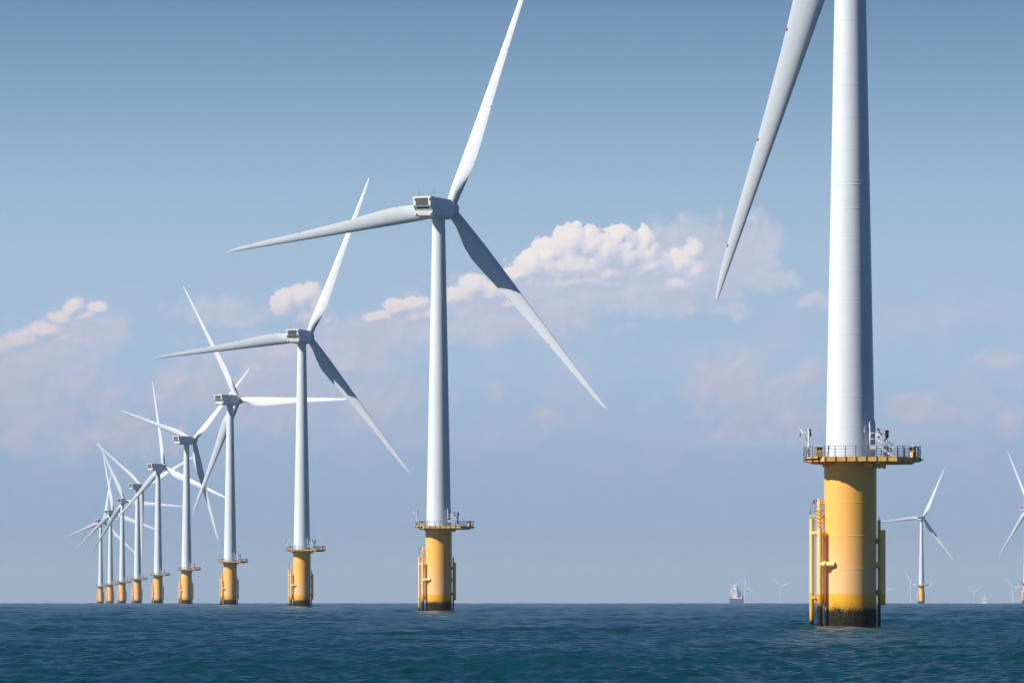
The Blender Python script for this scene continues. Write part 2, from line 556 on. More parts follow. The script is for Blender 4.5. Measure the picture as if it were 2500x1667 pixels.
def empty(name, loc, parent=None):
    o = bpy.data.objects.new(name, None)
    o.empty_display_size = 1.0
    C.objects.link(o)
    o.location = loc
    if parent is not None:
        o.parent = parent
    return o


def tag(o, label=None, cat=None, group=None, kind=None):
    for k, v in (('label', label), ('category', cat), ('group', group), ('kind', kind)):
        if v:
            o[k] = v


# ------------------------------------------------------------------ sea
R1 = 1.727e6                      # curvature felt to the visible horizon (swell included)
DT = math.sqrt(2 * CAM_H * R1)    # distance of the visible horizon
R2 = 9.4e6


def sea_z(d):
    d = np.asarray(d, dtype=np.float64)
    near = -d * d / (2 * R1)
    far = -DT * DT / (2 * R1) - (DT / R1) * (d - DT) - (d - DT) ** 2 / (2 * R2)
    return np.where(d < DT, near, far)


def build_sea():
    rs = [2.0]
    while rs[-1] < 40000:
        r = rs[-1]
        g = 0.08 if r < 150 else 0.00075 if r < 480 else min(0.006, 0.00075 * (r / 480) ** 1.3) if r < 4000 else 0.05
        if r > 14000:
            g = 0.15
        rs.append(r * (1 + g))
    rs = np.array(rs)
    da = 0.00032
    half = [0.0]
    while half[-1] < math.pi:
        half.append(half[-1] + (da if half[-1] < 0.118 else max(da, (half[-1] - 0.118) * 0.16 + da)))
    half = np.array(half[:-1])
    ang = np.concatenate([-half[:0:-1], half])
    nr, na = len(rs), len(ang)
    dr = np.gradient(rs)
    dang = np.gradient(ang)
    Rr, Aa = np.meshgrid(rs, ang, indexing='ij')
    X = (Rr * np.sin(Aa)).astype(np.float32)
    Y = (Rr * np.cos(Aa)).astype(np.float32)
    Z = (sea_z(Rr) - 0.12).astype(np.float32)      # trough level of the tide
    ox, oy, oz = np.zeros_like(X), np.zeros_like(X), np.zeros_like(X)
    rng = np.random.default_rng(11)
    wdir = math.atan2(-0.92, -0.40)
    nw = 210
    lam = np.exp(np.linspace(math.log(0.42), math.log(26.0), nw)) * rng.uniform(0.95, 1.05, nw)
    per_oct = nw / math.log2(26.0 / 0.42)
    for i in range(nw):
        l = lam[i]
        k = 2 * math.pi / l
        s2 = 0.023 if l < 1.1 else 0.023 * (1.1 / l) ** 1.15        # slope variance per octave
        amp = math.sqrt(2 * s2 / per_oct) / k
        th = wdir + rng.normal(0, 0.85 if l < 2 else 0.6 if l < 6 else 0.4)
        ph = rng.uniform(0, 2 * math.pi)
        step = np.maximum(dr[:, None] * np.clip(0.9 * (480 / rs[:, None]) ** 1.5, 0.12, 0.9), rs[:, None] * dang[None, :])
        wgt = np.clip(l / (2.4 * step) - 1, 0, 1).astype(np.float32)
        rows = np.where(wgt.max(axis=1) > 0)[0]
        if len(rows) == 0:
            continue
        a, b = rows[0], rows[-1] + 1
        cols = np.where(wgt[a:b].max(axis=0) > 0)[0]
        c, d = cols[0], cols[-1] + 1
        kx, ky = k * math.cos(th), k * math.sin(th)
        phs = (np.float32(kx) * X[a:b, c:d] + np.float32(ky) * Y[a:b, c:d] + np.float32(ph))
        wa = wgt[a:b, c:d] * np.float32(amp)
        oz[a:b, c:d] += wa * np.cos(phs)
        sn = wa * np.sin(phs) * np.float32(0.9)
        ox[a:b, c:d] -= sn * np.float32(math.cos(th))
        oy[a:b, c:d] -= sn * np.float32(math.sin(th))
    # calm gusty patches: wave height varies slowly over the surface
    gust = (0.85 + 0.22 * np.sin(X * 0.041 + Y * 0.013 + 1.0) * np.sin(Y * 0.019 - X * 0.017) + 0.12 * np.sin(X * 0.11 - Y * 0.031 + 2.0)).astype(np.float32)
    co = np.stack([X + ox * gust, Y + oy * gust, Z + oz * gust], axis=-1).reshape(-1, 3)
    idx = np.arange(nr * na, dtype=np.int32).reshape(nr, na)
    jn = np.roll(idx, -1, axis=1)
    # wind quads so that normals point up (angle runs clockwise seen from above)
    q = np.stack([idx[:-1], idx[1:], jn[1:], jn[:-1]], axis=-1).reshape(-1, 4)
    q = q[:, ::-1] if False else q
    centre = np.array([[0, 0, 0]], dtype=np.float32)
    nv = len(co)
    co = np.concatenate([co, centre]).astype(np.float32)
    tri = np.stack([np.full(na, nv, dtype=np.int32), idx[0], jn[0]], axis=-1)
    me = bpy.data.meshes.new('sea')
    me.vertices.add(len(co))
    me.vertices.foreach_set('co', co.ravel())
    nl = q.size + tri.size
    me.loops.add(nl)
    me.loops.foreach_set('vertex_index', np.concatenate([q.ravel(), tri.ravel()]).astype(np.int32))
    npoly = len(q) + len(tri)
    me.polygons.add(npoly)
    starts = np.concatenate([np.arange(len(q)) * 4, q.size + np.arange(len(tri)) * 3]).astype(np.int32)
    me.polygons.foreach_set('loop_start', starts)
    me.polygons.foreach_set('use_smooth', np.ones(npoly, dtype=bool))
    me.update(calc_edges=True)
    me.validate()
    nz = me.polygons[len(q) // 2].normal.z
    if nz < 0:
        me.flip_normals()
    o = bpy.data.objects.new('sea', me)
    C.objects.link(o)
    m, t, b = material('sea_water')
    co_ = t.n('ShaderNodeTexCoord').outputs['Object']
    tone = t.noise(t.vm('MULTIPLY', co_, (1.0, 0.35, 1.0)), 0.035, 4.0, 0.6)
    base = t.mix(tone, (0.0006, 0.030, 0.038), (0.0014, 0.045, 0.054))
    t.put(b.inputs['Base Color'], base)
    b.inputs['Roughness'].default_value = 0.215
    b.inputs['IOR'].default_value = 1.333
    rip = t.noise(t.vm('MULTIPLY', co_, (1.0, 1.6, 1.0)), 3.2, 5.0, 0.62)
    bp = t.n('ShaderNodeBump')
    bp.inputs['Strength'].default_value = 0.55
    bp.inputs['Distance'].default_value = 0.09
    t.put(bp.inputs['Height'], rip)
    t.t.links.new(bp.outputs[0], b.inputs['Normal'])
    me.materials.append(m)
    tag(o, 'choppy dark teal sea reaching to the horizon', 'sea', kind='structure')
    return o


build_sea()

# ------------------------------------------------------------------ the turbine
HUB = 72.0
OVER = 4.8
TILT, CONE = R(5.0), R(1.8)
BL = 45.5


def tower_r(z):
    return 2.215 - (z - 15.2) * (2.215 - 1.165) / (69.3 - 15.2)


def chord(r):
    pts = [(0, 1.9), (1.6, 1.9), (3.0, 2.0), (5.0, 2.6), (7.0, 3.2), (9.3, 3.5), (12, 3.3), (16, 2.85), (20, 2.38), (25, 1.92), (30, 1.56), (35, 1.24), (40, .95), (43, .66), (44.6, .40), (45.2, .22), (45.5, .06)]
    return float(np.interp(r, [p[0] for p in pts], [p[1] for p in pts]))


def le_x(r):
    return float(np.interp(r, [0, 2, 9, 45.5], [-0.95, -0.95, -1.02, -0.06]))


def blade_mesh(parent):
    mb = MB()
    n = 36
    rings = []
    stations = [0.7, 1.6, 2.4, 3.2, 4.0, 5.0, 6.0, 7.0, 8.2, 9.4, 11, 13, 16, 19, 22, 26, 30, 34, 38, 41, 43, 44.2, 44.9, 45.3, 45.5]
    for r in stations:
        c = chord(r)
        blend = min(1.0, max(0.0, (r - 2.0) / 6.0))
        blend = blend * blend * (3 - 2 * blend)
        tk = float(np.interp(r, [0, 2, 5, 9, 15, 25, 45], [1.0, 1.0, .58, .36, .26, .20, .15]))
        tw = R(float(np.interp(r, [0, 9, 15, 22, 30, 40, 45.5], [30, 28, 24, 21, 19, 16.5, 15.0])))
        ring = []
        for i in range(n):
            a = 2 * math.pi * i / n
            u = 0.5 - 0.5 * math.cos(a)                  # 0 at leading edge, 1 at trailing
            s = 1 if a < math.pi else -1
            yt = 5 * tk * (0.2969 * math.sqrt(u) - 0.126 * u - 0.3516 * u * u + 0.2843 * u ** 3 - 0.1036 * u ** 4)
            camber = 0.035 * 4 * u * (1 - u) * blend
            ya = s * yt - camber                          # suction (curved) side looks downwind, -y
            yc = s * 0.5 * math.sin(abs(a if a < math.pi else 2 * math.pi - a))
            x = le_x(r) + u * c
            y = c * ((1 - blend) * yc + blend * ya)
            # twist about the pitch axis: leading edge turns upwind (+y)
            ct, st = math.cos(-tw), math.sin(-tw)
            ring.append(Vector((x * ct - y * st, x * st + y * ct, r)))
        rings.append(ring)
    mb.loft(rings, True, True)
    return mb


DOTS = []
for rr in (9.6, 19.6, 30.0, 40.2):
    tw = R(float(np.interp(rr, [0, 9, 15, 22, 30, 40, 45.5], [30, 28, 24, 21, 19, 16.5, 15.0])))
    xt = (le_x(rr) + chord(rr)) * math.cos(tw)
    DOTS.append((xt, rr, 0.16))
M['blade'] = make_white('blade_white_paint', DOTS)


def rrect(hw, z0, z1, rad, y, n=5):
    """rounded rectangle in x,z at station y"""
    pts = []
    for (cx, cz, a0) in ((hw - rad, z1 - rad, 0), (-(hw - rad), z1 - rad, 90), (-(hw - rad), z0 + rad, 180), (hw - rad, z0 + rad, 270)):
        for i in range(n + 1):
            a = R(a0 + 90 * i / n)
            pts.append(Vector((cx + rad * math.cos(a), y, cz + rad * math.sin(a))))
    return pts


def strokes(mb, glyph, ox, oz, wd, ht, place, th=0.05):
    for line in glyph:
        pts = [(ox + x * wd, oz + z * ht) for x, z in line]
        for (x0, z0), (x1, z1) in zip(pts[:-1], pts[1:]):
            a, b = place(x0, z0), place(x1, z1)
            mb.beam(a, b, th, 0.02)


GL = {
    'B': [[(0, 0), (0, 1), (.6, 1), (.9, .88), (.9, .64), (.6, .53), (0, .53)], [(.6, .53), (.95, .42), (.95, .12), (.6, 0), (0, 0)]],
    '1': [[(.15, .78), (.5, 1), (.5, 0)]],
    '0': [[(.2, 0), (0, .2), (0, .8), (.2, 1), (.7, 1), (.9, .8), (.9, .2), (.7, 0), (.2, 0)]],
}


def make_turbine():
    root = empty('wind_turbine', (0, 0, 0))
    # ---- foundation
    mb = MB()
    prof = [(2.35, -6.0), (2.35, 2.0)]
    for zb in (5.2, 8.18, 11.15):
        prof += [(2.35, zb - .05), (2.362, zb - .03), (2.362, zb + .03), (2.35, zb + .05)]
    prof += [(2.35, 13.9), (2.35, 14.55), (2.42, 14.58), (2.42, 14.774)]
    mb.lathe(prof, 144)
    fnd = mb.build('foundation', M['yellow'], root, sharp=0.12)

    # ---- tower
    mb = MB()
    prof = [(tower_r(14.56), 14.56)]
    zs = [17.9, 20.6, 23.4, 26.2, 28.9, 31.8, 34.6, 37.4, 39.55, 39.85, 42.65, 45.6, 48.5, 51.4, 54.3, 57.2, 60.1, 63.0, 66.0]
    for zb in zs:
        e = 0.007 if zb not in (39.55, 39.85) else 0.013
        for (dz_, ex) in ((-.05, 0), (-.035, e), (.035, e), (.05, 0)):
            prof.append((tower_r(zb) + ex, zb + dz_))
    prof += [(tower_r(69.3), 69.3), (1.16, 69.95), (1.27, 69.97), (1.27, 70.3)]
    mb.lathe(prof, 144)
    tower = mb.build('tower', M['white'], root, sharp=0.12)
    # door on the right front of the tower
    pd = R(58)
    nd = Vector((math.sin(pd), -math.cos(pd), 0))
    td = Vector((math.cos(pd), math.sin(pd), 0))
    rd = tower_r(17.3)
    mb = MB()
    arch = []
    for (x, z) in [(-.55, 16.15), (.55, 16.15), (.55, 18.1)] + [(.55 * math.cos(R(a)), 18.1 + .55 * math.sin(R(a))) for a in range(20, 180, 20)] + [(-.55, 18.1)]:
        arch.append((x, z))
    r0 = [nd * (rd - .12) + td * x + Vector((0, 0, z)) for x, z in arch]
    r1 = [nd * (rd + .09) + td * x + Vector((0, 0, z)) for x, z in arch]
    mb.loft([r0, r1], False)
    mb.build('door', M['shadow_door'], tower)
    mb = MB()
    pn = R(36)
    nn = Vector((math.sin(pn), -math.cos(pn), 0))
    q = Matrix.Rotation(pn, 3, 'Z')
    mb.box(nn * (tower_r(17.6) + .02) + Vector((0, 0, 17.55)), (.34, .04, .42), q)
    mb.box(nn * (tower_r(18) + .02) + Vector((0.0, 0, 17.92)), (.14, .04, .26), q)
    mb.build('notice_plate', M['pale_steel'], tower)

    # ---- deck
    DZ0, DZ1 = 14.78, 15.18
    poly = [(-2.5, -3.72), (3.92, -3.72), (6.15, -1.5), (6.15, 1.6), (3.9, 3.9), (-2.3, 3.9), (-4.05, 2.1), (-4.05, -2.0)]
    mb = MB()
    mb.prism(poly, DZ0, DZ1)
    deck = mb.build('deck', M['deck'], root)
    mb = MB()
    for a in range(0, 360, 45):
        d = Vector((math.cos(R(a)), math.sin(R(a)), 0))
        mb.beam(d * 2.2 + Vector((0, 0, 14.62)), d * 3.55 + Vector((0, 0, 14.69)), .22, .17)
    mb.beam((2.0, -2.0, 14.66), (5.6, -1.2, 14.68), .25, .19)
    mb.beam((2.3, 1.2, 14.66), (5.6, 1.2, 14.68), .25, .19)
    mb.box((1.46, -2.35, 14.47), (.8, .5, .44))
    mb.box((2.55, -1.75, 14.45), (1.05, .6, .46))
    mb.box((-2.38, -1.3, 14.50), (.34, .5, .38))
    for x in (2.2, 2.5, 2.9):
        mb.box((x, -1.9, 14.18), (.12, .12, .12))
    mb.build('deck_bracket', M['deck'], deck)
    # grating laid on top
    mb = MB()
    inner = [(x * .97, y * .97) for x, y in poly]
    mb.prism(inner, DZ1 + .004, DZ1 + .03)
    mb.build('deck_grating', M['steel'], deck)

    # ---- railing round the deck
    mb = MB()
    top = 16.15
    n = len(poly)
    for i in range(n):
        a, b = Vector((*poly[i], 0)), Vector((*poly[(i + 1) % n], 0))
        L = (b - a).length
        k = max(2, round(L / 0.88))
        dirn = (b - a) / L
        out = Vector((dirn.y, -dirn.x, 0)) * 0.035
        ang = math.atan2(dirn.y, dirn.x)
        q = Matrix.Rotation(ang, 3, 'Z')
        for j in range(k):
            p = a + dirn * (L * j / k) + out
            mb.box(p + Vector((0, 0, (14.80 + top) / 2)), (.085, .06, top - 14.80), q)
        for zr in (top, 15.88, 15.62, 15.36):
            mb.beam(a + out * .6 + Vector((0, 0, zr)), b + out * .6 + Vector((0, 0, zr)), .038, .038)
    mb.build('railing', M['steel'], root)

    # ---- stair up to the door
    mb = MB()
    mb.box((1.90, -2.30, 16.21), (.62, .95, .10))                     # landing
    mb.box((1.90, -2.775, 16.04), (.60, .03, .40))                    # its side panel
    s0, s1 = Vector((2.24, 0, 16.18)), Vector((3.70, 0, 15.24))
    for y in (-2.76, -1.90):
        mb.beam(s0 + Vector((0, y, 0)), s1 + Vector((0, y, 0)), .04, .20)
    stair = mb.build('stair', M['pale_steel'], root)
    mb = MB()
    for k in range(1, 6):
        p = s0.lerp(s1, k / 6)
        mb.box(p + Vector((0, -2.33, .03)), (.24, .80, .04))
    for x in (1.62, 2.14):
        mb.box((x, -2.0, 15.70), (.06, .06, .92))
    mb.build('tread', M['steel'], stair)
    mb = MB()
    for y in (-2.76, -1.90):
        a0, a1 = Vector((1.60, y, 17.32)), Vector((2.16, y, 17.32))
        b1 = Vector((3.68, y, 16.22))
        mb.path([a0, a1, b1, Vector((3.68, y, 15.24))], .028)
        m0, m1 = Vector((1.60, y, 16.80)), Vector((2.16, y, 16.80))
        mb.path([m0, m1, Vector((3.68, y, 15.72))], .022)
        for x, z0, z1 in ((1.60, 16.0, 17.32), (2.16, 16.0, 17.32), (3.05, 15.65, 16.68)):
            mb.tube((x, y, z0), (x, y, z1), .028, n=8)
    mb.tube((1.60, -2.60, 16.2), (1.60, -2.60, 18.05), .03, n=8)
    mb.build('handrail', M['pale_steel'], stair)

    # ---- sign boxes
    def sign(name, cx, cy, rot):
        q = Matrix.Rotation(rot, 3, 'Z')
        P = lambda x, y, z: Vector((cx, cy, 0)) + q @ Vector((x, y, 0)) + Vector((0, 0, z))
        mb = MB()
        mb.box(P(0, -.05, 15.43), (.60, .32, .50), q)
        for x in (-.275, -.02, .24):
            mb.box(P(x, -.17, 15.87), (.055, .06, .38), q)
        mb.box(P(0, -.175, 15.98), (.52, .04, .05), q)
        s = mb.build(name, M['deck'], root)
        mb = MB()
        mb.box(P(0, .06, 15.90), (.52, .22, .28), q)
        mb.build('lamp_housing', M['black'], s)
        mb = MB()
        tq = q @ Matrix.Rotation(R(4), 3, 'Y')
        mb.box(P(-.03, -.02, 16.10), (.84, .62, .06), tq)
        mb.build('roof', M['roofcream'], s)
        return s, P

    s1_, P1 = sign('sign_box', -2.92, -3.30, 0.0)
    s2_, P2 = sign('sign_box', 5.45, -1.95, R(58))

    # ---- cranes on the deck (origin on the post, so that each may slew)
    def crane(x, y, rot, mat):
        mb = MB()
        mb.tube((0, 0, 15.19), (0, 0, 16.16), .17, n=14)
        mb.tube((0, 0, 16.16), (0, 0, 16.24), .22, n=14)
        mb.tube((0, 0, 16.24), (0, 0, 17.72), .10, n=14)
        for a in range(4):
            d = Vector((math.cos(R(45 + 90 * a)), math.sin(R(45 + 90 * a)), 0)) * .30
            mb.tube(d + Vector((0, 0, 15.19)), d * .55 + Vector((0, 0, 16.1)), .03, n=6)
        c = mb.build('davit_crane', mat, root)
        c.location = (x, y, 0)
        c.rotation_euler = (0, 0, rot)
        mb = MB()
        mb.tube((-.03, 0, 16.55), (-.84, 0, 17.78), .045, n=8)
        mb.tube((-.05, 0, 17.35), (-.52, 0, 17.44), .03, n=6)
        mb.tube((0, 0, 17.66), (-.82, 0, 17.80), .014, n=6)
        mb.tube((-.84, .05, 17.80), (-.84, -.05, 17.80), .10, n=10)
        mb.tube((-.80, 0, 17.75), (-.78, 0, 17.25), .015, n=6)
        mb.build('boom', mat, c)
        mb = MB()
        mb.tube((.09, -.15, 17.60), (.09, .15, 17.60), .12, n=12)
        mb.box((.15, 0, 17.25), (.13, .13, .40))
        mb.box((-.78, 0, 17.15), (.10, .10, .22))
        mb.build('winch', M['dark'], c)
        return c

    crane(-3.80, -1.75, 0.0, M['pale_steel'])
    c2 = crane(3.4, 2.6, R(-35), M['steel'])  # darker steel puts the shade behind the tower into this crane's colour
    # fender tubing lying along the left edge, and a red pole
    mb = MB()
    mb.path([(-4.13, -1.0, 14.92), (-4.12, -1.7, 14.98), (-4.1, -2.1, 15.0), (-3.0, -3.35, 15.02)], .05)
    for x, y in ((-4.1, -1.9), (-3.6, -2.72), (-3.1, -3.28)):
        mb.box((x, y, 15.00), (.17, .17, .18))
    mb.build('cable_tray', M['dark'], root)
    mb = MB()
    mb.tube((-3.45, -2.95, 14.85), (-3.45, -2.95, 15.25), .03, n=6)
    mb.build('marker_pole', M['red'], root)
    mb = MB()
    mb.path([(6.05, -2.0, 14.98), (6.45, -1.2, 14.98)], .05)
    mb.box((6.2, -1.55, 14.93), (.18, .18, .16))
    mb.build('cable_tray', M['dark'], root)

    # ---- boat landing at the left
    bl = empty('boat_landing', (0, 0, 0), root)

    def tube_part(name, x, y, z0, z1, r, mat=M['tube']):
        mb = MB()
        mb.tube((x, y, z0), (x, y, z1), r, n=24)
        mb.tube((x, y, z1), (x, y, z1 + .02), r * .93, n=24)
        return mb.build(name, mat, bl)

    A, B_, Ct, D_ = (-3.46, .15), (-2.80, -1.35), (-2.50, -.80), (-2.79, -.42)
    tube_part('fender_tube', A[0], A[1], -6, 9.70, .198, M['tube_low'])
    tube_part('fender_tube', B_[0], B_[1], -6, 8.78, .245)
    tube_part('cable_tube', Ct[0], Ct[1], 2.13, 8.72, .13)
    mb = MB()
    mb.tube((D_[0], D_[1], 2.0), (D_[0], D_[1], 11.5), .165, n=20)
    mb.tube((D_[0], D_[1], 10.90), (D_[0], D_[1], 11.22), .215, n=20)
    mb.tube((D_[0], D_[1], 11.06), (-2.2, -.30, 11.06), .10, n=12)
    mb.build('riser_tube', M['tube_low'], bl)
    # arms between tubes and to the foundation
    mb = MB()
    for z in (8.42, 2.62):
        a, b = Vector((A[0], A[1], z)), Vector((B_[0], B_[1], z))
        mb.tube(a, b, .15, n=16)
        mid = a.lerp(b, .62)
        dd = (b - a).normalized()
        mb.tube(mid - dd * .05, mid + dd * .05, .24, n=16)
        mb.tube(a, a.lerp(Vector((-2.2, .1, z)), 1), .11, n=12)
    a, b = Vector((B_[0] + .05, B_[1] - .05, 5.62)), Vector((-1.50, -1.90, 5.62))
    mb.tube(a, b, .23, n=20)
    mid = a.lerp(b, .32)
    dd = (b - a).normalized()
    mb.tube(mid - dd * .06, mid + dd * .06, .33, n=20)
    mb.build('support_arm', M['tube'], bl)
    # ladder
    mb = MB()
    lx = -3.02
    for y in (-.78, -.42):
        mb.box((lx, y, 6.0), (.06, .07, 9.4))
    z = 1.6
    while z < 10.6:
        mb.box((lx - .03, -.60, z), (.12, .32, .05))
        z += .33
    mb.build('ladder', M['tube'], bl)
    # access platform with its railing
    mb = MB()
    mb.box((-3.02, .55, 9.98), (1.15, 1.3, .16))
    mb.tube((-3.5, .2, 9.86), (-3.5, .9, 9.86), .07, n=8)
    mb.box((-2.45, .1, 9.55), (.22, .3, .8))
    ap = mb.build('access_platform', M['tube'], bl)
    mb = MB()
    for x, y in ((-3.56, .0), (-3.56, 1.15), (-2.5, 1.15), (-3.0, 1.15)):
        mb.tube((x, y, 10.0), (x, y, 11.06), .026, n=6)
    for z in (11.05, 10.72, 10.40):
        mb.path([(-3.56, 0, z), (-3.56, 1.15, z), (-2.35, 1.15, z)], .022, 6)
        mb.path([(-3.56, .0, z), (-3.02, -.05, z)], .022, 6)
    for z in (8.9, 9.3, 9.7, 10.1, 10.5, 10.9):
        mb.path([(-2.95, -.3, z), (-2.62, .3, z), (-2.3, .2, z)], .02, 6)
    mb.build('platform_rail', M['steel'], bl)
    mb = MB()
    mb.tube((-2.85, -.4, 11.38), (-3.28, -.4, 11.40), .03, n=6)
    mb.tube((-3.28, -.48, 11.22), (-3.28, -.32, 11.22), .13, n=12)
    mb.tube((-2.98, -.46, 11.28), (-2.98, -.34, 11.28), .10, n=12)
    mb.tube((-3.20, -.4, 11.1), (-3.17, -.4, 10.7), .012, n=6)
    mb.build('hoist', M['red'], bl)

    # ---- cable tubes at the right
    jt = empty('side_fender', (0, 0, 0), root)
    bl2 = bl
    mb = MB()
    mb.tube((2.60, .25, -6), (2.60, .25, 9.60), .145, n=20)
    mb.tube((2.60, .25, 9.60), (2.60, .25, 9.95), .035, n=8)
    o = mb.build('cable_tube', M['tube'], jt)
    mb = MB()
    mb.tube((2.90, -.62, 1.98), (2.90, -.62, 8.70), .215, n=20)
    o = mb.build('fender_tube', M['tube'], jt)
    mb = MB()
    for z in (7.72, 5.55, 3.10):
        mb.tube((2.1, -.1, z), (2.66, .05, z), .19, n=14)
        mb.tube((2.30, -.06, z), (2.40, -.03, z), .27, n=14)
    for z, r_ in ((5.57, .24),):
        mb.tube((2.2, -.55, z), (2.86, -.60, z), r_, n=16)
    for z in (7.72, 3.10):
        mb.tube((2.60, .25, z), (2.90, -.62, z), .10, n=12)
    mb.build('support_arm', M['tube'], jt)

    # ---- nacelle: modelled about the yaw axis at hub height, nose towards +y
    nac = empty('nacelle_pivot', (0, 0, 0))
    mb = MB()
    st = [(-5.75, 1.74, -1.76, 1.74, .30), (-5.2, 1.76, -1.80, 1.76, .36), (-3.0, 1.78, -1.86, 1.80, .45), (1.0, 1.76, -1.92, 1.80, .55), (2.4, 1.66, -1.86, 1.76, .75), (3.3, 1.48, -1.62, 1.62, .95), (3.85, 1.22, -1.28, 1.34, 1.05)]
    mb.loft([rrect(hw, z0, z1, rd_, y) for (y, hw, z0, z1, rd_) in st], True)
    nacelle = mb.build('nacelle', M['white'], root)
    # rear end: overhanging top with the air outlet, undercut with a slot, bumper below
    prof = [(-5.6, 1.72), (-7.05, 1.72), (-7.28, 1.60), (-7.08, .06), (-7.0, -.02), (-6.12, -.90), (-6.62, -1.02), (-6.46, -1.66), (-6.2, -1.78), (-5.6, -1.74)]
    mb = MB()
    hw = 1.765
    l = [Vector((-hw, y, z)) for y, z in prof]
    r_ = [Vector((hw, y, z)) for y, z in prof]
    mb.loft([l, r_], False)
    rear = mb.build('rear_panel', M['panel'], nacelle, bevel=.06)

    def on_rear(p0, p1, x0, x1, f0, f1, proud, name, mat, ribs=0):
        """flat plate on the slope p0-p1 of the rear profile"""
        a = Vector((0, *p0)).lerp(Vector((0, *p1)), f0)
        b = Vector((0, *p0)).lerp(Vector((0, *p1)), f1)
        d = (b - a).normalized()
        nrm = Vector((0, d.z, -d.y))
        if nrm.y > 0:
            nrm = -nrm
        mb = MB()
        q = [a + Vector((x0, 0, 0)), a + Vector((x1, 0, 0)), b + Vector((x1, 0, 0)), b + Vector((x0, 0, 0))]
        mb.loft([[p - nrm * .03 for p in q], [p + nrm * proud for p in q]], False)
        for i in range(ribs):
            x = x0 + (x1 - x0) * (i + .5) / ribs
            mb.beam(a + Vector((x, 0, 0)) + nrm * (proud + .02), b + Vector((x, 0, 0)) + nrm * (proud + .02), .035, .05)
        return mb.build(name, mat, nacelle)

    on_rear(prof[2], prof[3], -1.22, 1.22, .10, .93, .02, 'outlet_grille', M['grille'], ribs=22)
    on_rear(prof[4], prof[5], -1.15, 1.15, .14, .50, .02, 'air_slot', M['slot'])
    mb = MB()
    for x in (-1.42, 1.42):
        for y, z in ((-7.24, 1.30), (-6.60, -1.25)):
            mb.tube((x, y + .05, z), (x, y - .22, z), .13, n=12)
    mb.tube((1.1, -6.5, -1.62), (1.1, -6.56, -1.62), .09, n=10)
    mb.build('lifting_lug', M['panel'], nacelle)
    for (x, y, h_) in ((-1.05, -6.1, 1.65), (1.0, -4.2, 1.85)):
        mb = MB()
        mb.tube((x, y, 1.7), (x, y, 1.75 + h_ * .75), .045, .035, n=8)
        mb.tube((x, y, 1.75 + h_ * .75), (x, y, 1.75 + h_), .016, n=6)
        mb.tube((x + .05, y, 1.75 + h_ * .40), (x + .14, y, 1.75 + h_ * .40), .055, n=8)
        mb.build('wind_mast', M['steel'], nacelle)
    mb = MB()
    mb.tube((-.35, -4.6, 1.75), (-.35, -4.6, 2.15), .02, n=6)
    mb.box((-.35, -4.6, 2.18), (.30, .06, .05))
    mb.box((.3, -2.6, 1.86), (1.0, 1.4, .10))
    mb.box((-.2, .6, 1.85), (.8, .8, .09))
    mb.path([(1.2, -3.6, 1.78), (1.2, -3.6, 1.95), (1.2, -1.6, 1.95), (1.2, -1.6, 1.78)], .025, 6)
    mb.build('roof_hatch', M['pale_steel'], nacelle)
    bpy.data.objects.remove(nac)

    # ---- hub, about its own centre, axis +y
    mb = MB()
    prof = [(1.25, -1.15), (1.42, -1.0), (1.55, -.6), (1.60, 0), (1.55, .55), (1.35, 1.1), (1.0, 1.5), (.5, 1.75), (0.0, 1.82)]
    mb.lathe(prof, 40, axis=Matrix.Rotation(R(-90), 3, 'X'))
    hub = mb.build('hub', M['white'], root)
    blades = [blade_mesh(None).build('blade', M['blade'], root)]
    for _ in range(2):
        b2 = blades[0].copy()
        C.objects.link(b2)
        b2.parent = root
        blades.append(b2)
    return root, nacelle, hub, blades, (s1_, P1, s2_, P2)


def pose(children, yaw, phase, stretch=1.013):
    """turn nacelle, hub and blades of one turbine"""
    Y = Matrix.Rotation(-R(yaw), 4, 'Z')
    top = Matrix.Translation((0, 0, HUB))
    k = 0
    for o in children:
        kind = o.name.split('.')[0]
        if kind == 'nacelle':
            o.matrix_basis = top @ Y
        elif kind in ('hub', 'blade'):
            base = top @ Y @ Matrix.Translation((0, OVER, 0.15)) @ Matrix.Rotation(TILT, 4, 'X')
            if kind == 'hub':
                o.matrix_basis = base
            else:
                th = R(phase + 120 * k)
                k += 1
                o.matrix_basis = base @ Matrix.Rotation(th, 4, 'Y') @ Matrix.Rotation(-CONE, 4, 'X') @ Matrix.Diagonal((1, 1, stretch, 1))


def copy_thing(root):
    r = root.copy()
    C.objects.link(r)
    kids = []
    for ch in list(root.children):
        c = ch.copy()
        C.objects.link(c)
        c.parent = r
        kids.append(c)
        for g in list(ch.children):
            d = g.copy()
            C.objects.link(d)
            d.parent = c
    return r, kids


master, nacelle0, hub0, blades0, signs = make_turbine()

